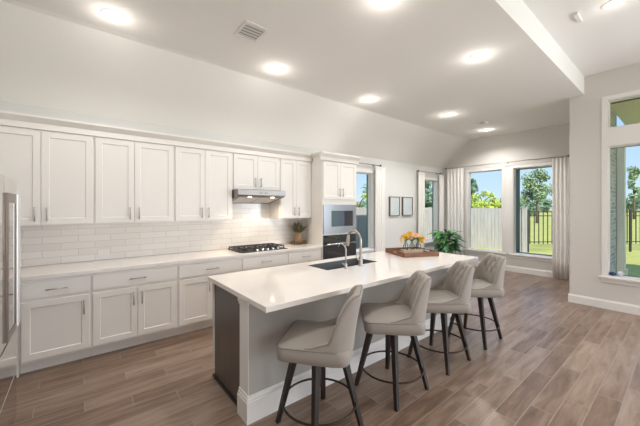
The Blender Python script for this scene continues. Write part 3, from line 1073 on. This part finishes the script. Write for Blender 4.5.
    b = bm_(); tube(b, [(x, y, zs+.093) for x, y in outline(0.2425, 0.2445, -.2, 0.065)], 0.0045, 6, True)
    done(b, 'piping', 'piping', seat, smooth=True)
    # swivel base
    b = bm_(); lathe(b, [(0.10, 0.535), (0.10, 0.5445)], 0, 0, 28); box(b, -.14, -.14, 0.522, .14, .14, 0.5345)
    done(b, 'swivel_plate', 'espresso', t)
    for sx_ in (-1, 1):
        for sy_ in (-1, 1):
            b = bm_(); frust(b, sx_*.212, sy_*.212, 0, .0135, sx_*.118, sy_*.118, 0.5215, .022)
            done(b, 'leg', 'espresso', t)
    b = bm_(); tube(b, [(0.258*math.cos(2*PI*k/40), 0.258*math.sin(2*PI*k/40), 0.185) for k in range(40)], 0.008, 8, True)
    done(b, 'foot_ring', 'ringm', t, smooth=True)
    return t
stools = [((1.33, 1.655, 0), 39, 'beige tufted swivel counter stool nearest the white island column, closest to the camera'),
          ((2.095, 1.615, 0), 47, 'beige tufted swivel counter stool second from the white island column'),
          ((2.865, 1.615, 0), 49, 'beige tufted swivel counter stool third from the white island column'),
          ((3.655, 1.61, 0), 50, 'beige tufted swivel counter stool at the far end of the island, nearest the far windows')]
first = make_stool(stools[0][2], stools[0][0], R(stools[0][1]))
for loc, yaw, lab in stools[1:]:
    s_ = dup(first, loc, 0, lab)
    for ch in s_.children:
        if ch.name.split('.')[0] in ('seat', 'backrest'):
            ch.rotation_euler = (0, 0, R(yaw))

# ================================================================== NOOK FURNISHING
def curtain(label, axis, face, a0, a1, z0, z1, folds, amp=0.013):
    """hanging pleated panel; face = plane it hangs in"""
    b = bm_()
    ns = folds*12
    front, backv = [], []
    nz = 6
    for k in range(ns+1):
        f = k/ns
        a = a0 + (a1-a0)*f
        ph = 2*PI*folds*f
        c1, c2 = [], []
        for j in range(nz+1):
            z = z0 + (z1-z0)*j/nz
            fl = 1.0 + 0.25*(1-j/nz)*math.sin(ph*.5+1)
            d = amp*fl*math.sin(ph + 0.35*math.sin(j*.9))
            for lst, o in ((c1, 0.0015), (c2, -0.0015)):
                lst.append(b.verts.new((a, face+d+o, z) if axis == 'x' else (face+d+o, a, z)))
        front.append(c1); backv.append(c2)
    for A, sgn in ((front, 1), (backv, -1)):
        for k in range(ns):
            for j in range(nz):
                b.faces.new((A[k][j], A[k+1][j], A[k+1][j+1], A[k][j+1]))
    for k in (0, ns):
        for j in range(nz):
            b.faces.new((front[k][j], front[k][j+1], backv[k][j+1], backv[k][j]))
    for j in (0, nz):
        for k in range(ns):
            b.faces.new((front[k][j], front[k+1][j], backv[k+1][j], backv[k][j]))
    return tag(done(b, 'curtain', 'curtain', smooth=True), label, 'curtain', 'white curtain panels in the breakfast nook')
def rod(label, axis, face, wall, a0, a1, z, brackets, m='trim'):
    t = thing('curtain_rod', label, 'curtain rod', (a0, face, z) if axis == 'x' else (face, a0, z))
    ln = a1-a0
    v = (lambda a, n, q: (a, n, q)) if axis == 'x' else (lambda a, n, q: (n, a, q))
    b = bm_(); tube(b, [v(0, 0, 0), v(ln, 0, 0)], 0.010, 10); done(b, 'pole', 'nickel' if m == 'trim' else m, t, smooth=True)
    for a in (-.02, ln+.02):
        b = bm_(); ball(b, v(a, 0, 0), 0.024, 2); done(b, 'finial', 'frame', t, smooth=True)
    for a in brackets:
        b = bm_(); tube(b, [v(a-a0, 0, 0), v(a-a0, wall-face, 0)], 0.007, 8); tube(b, [v(a-a0, (wall-face)*.93, 0), v(a-a0, wall-face, 0)], 0.022, 12)
        done(b, 'bracket', 'nickel', t, smooth=True)
KZ, FZ = 2.475, 2.625
rod('thin curtain rod over the window beside the oven tower', 'x', 4.355, YK, 4.15, 5.24, KZ, (4.18, 5.10))
curtain('white curtain panel right of the window beside the oven tower', 'x', 4.355, 5.09, 5.42, 0.02, KZ-.027, 4)
rod('thin curtain rod over the narrow window right of the pictures', 'x', 4.355, YK, 6.76, 7.78, KZ, (6.80, 7.74))
curtain('cream curtain panel between the pictures and the narrow window', 'x', 4.355, 6.75, 7.03, 0.02, KZ-.027, 3)
curtain('white curtain panel between the narrow window and the room corner', 'x', 4.355, 7.76, 8.00, 0.02, KZ-.027, 3)
rod('long curtain rod spanning both far windows', 'y', 8.005, XF, 1.62, 4.28, FZ, (1.75, 2.78, 4.2))
curtain('white curtain panel left of the fence-view window on the far wall', 'y', 8.005, 3.80, 4.26, 0.02, FZ-.027, 5)
curtain('white curtain panel right of the iron-fence-view window on the far wall', 'y', 8.005, 1.60, 1.88, 0.02, FZ-.027, 4)

def picture(label, x0, x1):
    t = thing('framed_picture', label, 'picture', (x0, YK-.0005, 1.34), 0, 'framed prints on the kitchen wall')
    w_, h_ = x1-x0, 0.455
    b = bm_(); f = 0.013
    box(b, 0, -.045, 0, f, 0, h_); box(b, w_-f, -.045, 0, w_, 0, h_); box(b, f, -.045, 0, w_-f, 0, f); box(b, f, -.045, h_-f, w_-f, 0, h_)
    done(b, 'frame', 'frame', t)
    b = bm_(); box(b, f, -.030, f, w_-f, -.002, h_-f); done(b, 'print', 'paper', t)
    b = bm_(); box(b, f, -.034, f, w_-f, -.032, h_-f); done(b, 'glazing', 'glass', t)
picture('pale framed print, the left one of the pair on the wall', 5.655, 6.03)
picture('pale framed print, the right one of the pair on the wall', 6.155, 6.56)

# leafy floor plant
t = thing('potted_plant', 'big leafy green potted plant on the floor behind the island', 'plant', (7.10, 3.80, 0))
b = bm_(); lathe(b, [(0.13, 0), (0.16, 0.02), (0.19, 0.36), (0.195, 0.38), (0.17, 0.38), (0.16, 0.33)], 0, 0, 24); done(b, 'pot', 'pot', t, smooth=True)
b = bm_(); lathe(b, [(0.16, 0.33), (0.16, 0.345)], 0, 0, 20); done(b, 'soil', 'soil', t)
b = bm_()
for k in range(7):
    a = 2*PI*k/7; tube(b, [(0.05*math.cos(a), 0.05*math.sin(a), 0.34), (0.10*math.cos(a), 0.10*math.sin(a), 0.6)], 0.008, 6)
done(b, 'stalks', 'stem', t, smooth=True)
for m, cnt in (('leaf', 75), ('leafd', 65)):
    b = bm_()
    for k in range(cnt):
        a = random.uniform(0, 2*PI); r0 = random.uniform(.02, .20)
        z = random.uniform(0.50, 0.98) - r0*.4
        leafblade(b, (r0*math.cos(a), r0*math.sin(a), z), Vector((math.cos(a), math.sin(a), random.uniform(.0, .9))), random.uniform(.20, .34), random.uniform(.07, .115), random.uniform(.35, .8))
    done(b, 'foliage', m, t, smooth=True)

# ornaments on the living room window sill
b = bm_(); ball(b, (XR+.028, 0.735, LW[2]+.042), 0.038, 3, (1, 1.1, .7)); tag(done(b, 'glass_float', 'bluegl', smooth=True), 'dark blue glass ball on the living room window sill', 'ornament')
b = bm_(); ball(b, (XR+.035, 0.655, LW[2]+.056), 0.036, 3, (.7, 1, 1.15)); tag(done(b, 'sea_shell', 'paleglaze', smooth=True), 'pale round ornament beside the blue ball on the sill', 'ornament')

# ================================================================== CEILING FIXTURES
def can(label, x, y, z, k=1.0, spread=130):
    t = thing('recessed_light', label, 'ceiling light', (x, y, z), 0, 'recessed ceiling lights')
    b = bm_(); lathe(b, [(0.062, -.001), (0.068, -.007), (0.092, -.006), (0.096, -.0005)], 0, 0, 32, cap=False); done(b, 'trim_ring', 'plastic', t, smooth=True)
    b = bm_(); lathe(b, [(0.062, -.004), (0.062, -.001)], 0, 0, 32); done(b, 'lens', 'lamp', t)
    l = bpy.data.lights.new('can_lamp', 'SPOT')
    l.spot_size = R(spread)
    l.spot_blend = 0.7
    l.energy = CAN_W * k
    l.color = (1.0, 0.965, 0.92)
    l.shadow_soft_size = 0.07
    lo = bpy.data.objects.new('can_lamp', l); C.objects.link(lo); lo.parent = t
    lo.location = (0, 0, -.012)
    g = bpy.data.lights.new('ceiling_halo_fill', 'POINT')  # extra point lamp below the fixture, added to brighten the ceiling around it
    g.energy = 1.3 * min(1.0, k)
    g.color = (1.0, 0.93, 0.84)
    g.shadow_soft_size = 0.04
    go = bpy.data.objects.new('ceiling_halo_fill', g); C.objects.link(go); go.parent = t
    go.location = (0, 0, -.12)
can('recessed ceiling light at the upper left, above the left cabinets', 0.25, 3.36, ZK)
can('recessed ceiling light above the range hood, beside the fold of the ceiling', 1.985, 3.345, ZK)
can('recessed ceiling light above the oven tower', 3.75, 3.34, ZK)
can('recessed ceiling light cut by the top edge above the island', 2.03, 1.63, ZK)
can('recessed ceiling light above the far end of the island', 3.68, 1.58, ZK)
can('recessed ceiling light in the nook beside the small vent', 7.33, 2.95, ZK, 2.8, 148)
can('recessed ceiling light between the island and the nook', 5.56, 2.93, ZK, 3.8, 158)
can('recessed ceiling light in the raised living room ceiling, top right', 4.24, 0.494, ZL, 0.35)
can('assumed recessed ceiling light out of view above the left end of the island', 0.25, 1.63, ZK)  # added to continue the lamp grid and brighten the left cabinets
for x, y in ((1.2, -0.7), (1.2, -2.4), (4.2, -2.2), (2.7, -3.6)):  # unseen lamps added behind the camera to light the room
    can('added recessed ceiling light out of view in the living room behind the camera', x, y, ZL)

def vent(label, x, y, w_, d_, rz):
    t = thing('ceiling_vent', label, 'vent', (x, y, ZK), rz)
    b = bm_(); f = 0.028
    for a in ((-w_, -d_, w_, -d_+f), (-w_, d_-f, w_, d_), (-w_, -d_+f, -w_+f, d_-f), (w_-f, -d_+f, w_, d_-f)):
        box(b, a[0], a[1], -.010, a[2], a[3], -.0005)
    done(b, 'frame', 'plastic', t)
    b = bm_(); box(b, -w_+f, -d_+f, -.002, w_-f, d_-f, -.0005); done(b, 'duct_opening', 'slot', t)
    n = 5
    for k in range(n):
        y0_ = -d_+f + (2*d_-2*f)*(k+.5)/n
        b = bm_(); hh = (d_-f)/n*.82
        prism(b, [(y0_-hh, -.009), (y0_-hh, -.0075), (y0_+hh, -.0025), (y0_+hh, -.004)], 'x', -w_+f+.001, w_-f-.001)
        done(b, 'louver', 'louver', t)
vent('white square ceiling air vent above the left end of the island', 1.365, 2.80, 0.125, 0.15, 0)
vent('small white ceiling vent near the far windows', 6.60, 2.75, 0.10, 0.10, 0)
t = thing('smoke_detector', 'small white detector on the raised ceiling beside the living room light', 'smoke detector', (4.22, 0.765, ZL))
b = bm_(); box(b, -.11, -.02, -.028, .11, .02, -.0005); done(b, 'housing', 'plastic', t, bevel=0.006)

# ================================================================== OUTDOORS
b = bm_(); box(b, -120, -150, -0.6, 260, 200, -0.30); struct(b, 'lawn', 'lawn')
# wooden fence along the back and its return
def plank_fence(label, p0, p1, z0, z1):
    p0, p1 = Vector(p0), Vector(p1)
    d = p1-p0; ln = d.length
    t = thing('wooden_fence', label, 'fence', (p0.x, p0.y, z0), math.atan2(d.y, d.x))
    b = bm_(); n_ = int(ln/.142)
    for k in range(n_):
        x = k*ln/n_
        dz = random.uniform(-.012, .012)
        box(b, x+.003, -.009+random.uniform(-.003, .003), 0, x+ln/n_-.003, .009, z1-z0+dz)
    done(b, 'boards', 'fence', t)
    for z in (0.25, 0.9, 1.45):
        b = bm_(); box(b, 0, .012, z, ln, .05, z+.09); done(b, 'rail', 'fence', t)
plank_fence('long wooden plank fence seen through the window beside the oven tower', (3, 8.0), (14.0, 8.0), -0.30, 1.53)
plank_fence('sunlit pale plank fence seen through the left far window', (14.05, 7.95), (14.2, 4.35), -0.30, 1.51)
b = bm_(); box(b, 14.13, 4.18, -0.30, 14.27, 4.32, 1.53); box(b, 14.11, 4.16, 1.53, 14.29, 4.34, 1.57); tag(done(b, 'fence_post', 'fence'), 'thick wooden post where the plank fence meets the iron fence', 'post')
A, B = Vector((14.3, 4.2, 0)), Vector((23.0, -2.4, 0))
d = B-A; ln = d.length
t = thing('iron_fence', 'black iron picket fence at the edge of the lawn', 'fence', A, math.atan2(d.y, d.x))
for z in (0.10, 1.17, 1.34):
    b = bm_(); box(b, 0, -.016, z, ln, .016, z+.034); done(b, 'rail', 'iron', t)
for k in range(6):
    x = .04 + (ln-.08)*k/5
    b = bm_(); box(b, x-.03, -.03, -.30, x+.03, .03, 1.45); done(b, 'post', 'iron', t)
pk = None
for k in range(58):
    x = .12 + (ln-.24)*k/57
    if pk is None:
        b = bm_(); box(b, -.013, -.0125, .03, .013, .0125, 1.38)
        pk = done(b, 'picket', 'iron', t, loc=(x, 0, 0))
    else:
        q = pk.copy(); C.objects.link(q); q.parent = t; q.location = (x, 0, 0)
# porch
t = thing('porch', 'covered porch with beige soffit outside the living room window', 'porch', (0, 0, 0))
b = bm_(); box(b, XR+.3, -5, 3.40, 10.0, 0.925, 3.48); done(b, 'soffit', 'soffit', t)
b = bm_(); box(b, 9.62, -5, 3.30, 9.98, 0.92, 3.399); done(b, 'beam', 'post', t)
t = thing('porch_column', 'square beige porch column seen through the living room window', 'column', (9.75, 0.93, -0.30))
b = bm_(); box(b, -.12, -.085, 0, .12, .085, 3.599); done(b, 'shaft', 'post', t)
b = bm_(); box(b, -.15, -.115, 0.0, .15, .115, 0.42); done(b, 'plinth', 'post', t)
t.location.y = 1.02
# trees
def tree(label, x, y, h, rad, m, kind='round', n=1600, leaf=0.30, trunk=0.12, group='trees beyond the fences'):
    t = thing('tree', label, 'tree', (x, y, -0.30), 0, group)
    b = bm_()
    if kind == 'pine':
        cl = [(Vector((random.gauss(0, rad*.42), random.gauss(0, rad*.42), h*(.42+.55*random.random()))), rad*random.uniform(.18, .33)) for _ in range(17)]
        cl = [(Vector((c.x*(1.25-c.z/h), c.y*(1.25-c.z/h), c.z)), r) for c, r in cl]
    elif kind == 'cone':
        cl = []
        for k in range(22):
            f = random.random()
            rr = rad*(1-f)*.8
            a = random.uniform(0, 2*PI)
            cl.append((Vector((rr*math.cos(a), rr*math.sin(a), h*(.12+.84*f))), rad*(.20+.28*(1-f))))
    else:
        cl = [(Vector((random.gauss(0, rad*.45), random.gauss(0, rad*.45), h*.55+random.gauss(0, h*.20))), rad*random.uniform(.3, .5)) for _ in range(16)]
    for k in range(n):
        c, r = random.choice(cl)
        dv = Vector((random.gauss(0, 1), random.gauss(0, 1), random.gauss(0, .8))).normalized()*r*random.random()**.4
        p = c+dv
        if p.z < 0.1:
            continue
        u = Vector((random.gauss(0, 1), random.gauss(0, 1), random.gauss(0, 1))).normalized()
        v = u.orthogonal().normalized()
        s_ = leaf*random.uniform(.5, 1.1)
        b.faces.new([b.verts.new(q) for q in (p-u*s_*.5, p+v*s_*.3, p+u*s_*.5, p-v*s_*.3)])
    done(b, 'foliage', m, t)
    b = bm_()
    tube(b, [(0, 0, 0), (0.05*rad, 0, h*.4), (0, 0.05*rad, h*.9)], [trunk, trunk*.8, trunk*.25], 8)
    for c, r in cl[:9]:
        tube(b, [(0, 0, c.z*.75), (c.x*.5, c.y*.5, c.z*.9), (c.x, c.y, c.z)], [trunk*.4, trunk*.3, trunk*.1], 6)
    done(b, 'trunk', 'bark', t, smooth=True)
def ray(u, D):
    """ground point seen in column u at depth D"""
    c_, s__ = math.cos(R(51.06)), math.sin(R(51.06))
    l = (u-320)/299*D
    return (c_*D + s__*l, s__*D - c_*l)
tree('tall dark tree at the left of the left far window', *ray(472, 26), 4.4, 1.3, 'tree3', 'cone', 1800, .3)
tree('bright green bushy tree above the plank fence in the left far window', *ray(491, 20), 2.65, 1.0, 'tree2', 'round', 2600, .22)
tree('second bright green bush behind the plank fence', *ray(482, 24), 2.75, .9, 'tree2', 'round', 1600, .22)
tree('small bright green bush at the right edge of the left far window', *ray(501, 28), 3.0, 1.1, 'tree2', 'round', 1900, .22)
tree('big airy tree centred in the right far window', *ray(537, 34), 6.1, 2.5, 'tree1', 'pine', 2900, .36, .16)
tree('low dark shrub line behind the iron fence at left', *ray(527, 60), 3.2, 3.0, 'tree3', 'round', 1500, .6)
tree('tall pine in the living room window', *ray(634, 45), 8.0, 1.8, 'tree1', 'pine', 1700, .4, .16)
tree('dark evergreen filling the narrow window right of the pictures', *ray(429, 17), 3.4, 1.0, 'tree3', 'round', 2400, .24)
tree('dark green tree over the fence in the window beside the oven tower', *ray(368, 17), 2.9, .9, 'tree3', 'round', 2200, .22)
tree('yellow green bush over the fence in the window beside the oven tower', *ray(358, 15), 2.35, .5, 'tree2', 'round', 1000, .18)
tree('second dark tree over the fence in the window beside the oven tower', *ray(378, 23), 3.8, .9, 'tree3', 'round', 1800, .22)
for u, D, lab in ((522, 92, 'hazy distant tree across the field at the left of the right far window'), (547, 96, 'hazy distant tree across the field at the right of the right far window'),
                  (627, 90, 'hazy distant tree across the field beside the porch column'), (641, 96, 'hazy distant tree across the field at the right edge of the photo')):
    tree(lab, *ray(u, D), random.uniform(4.2, 5.2), 2.6, 'tree3', 'round', 800, .8, .2)
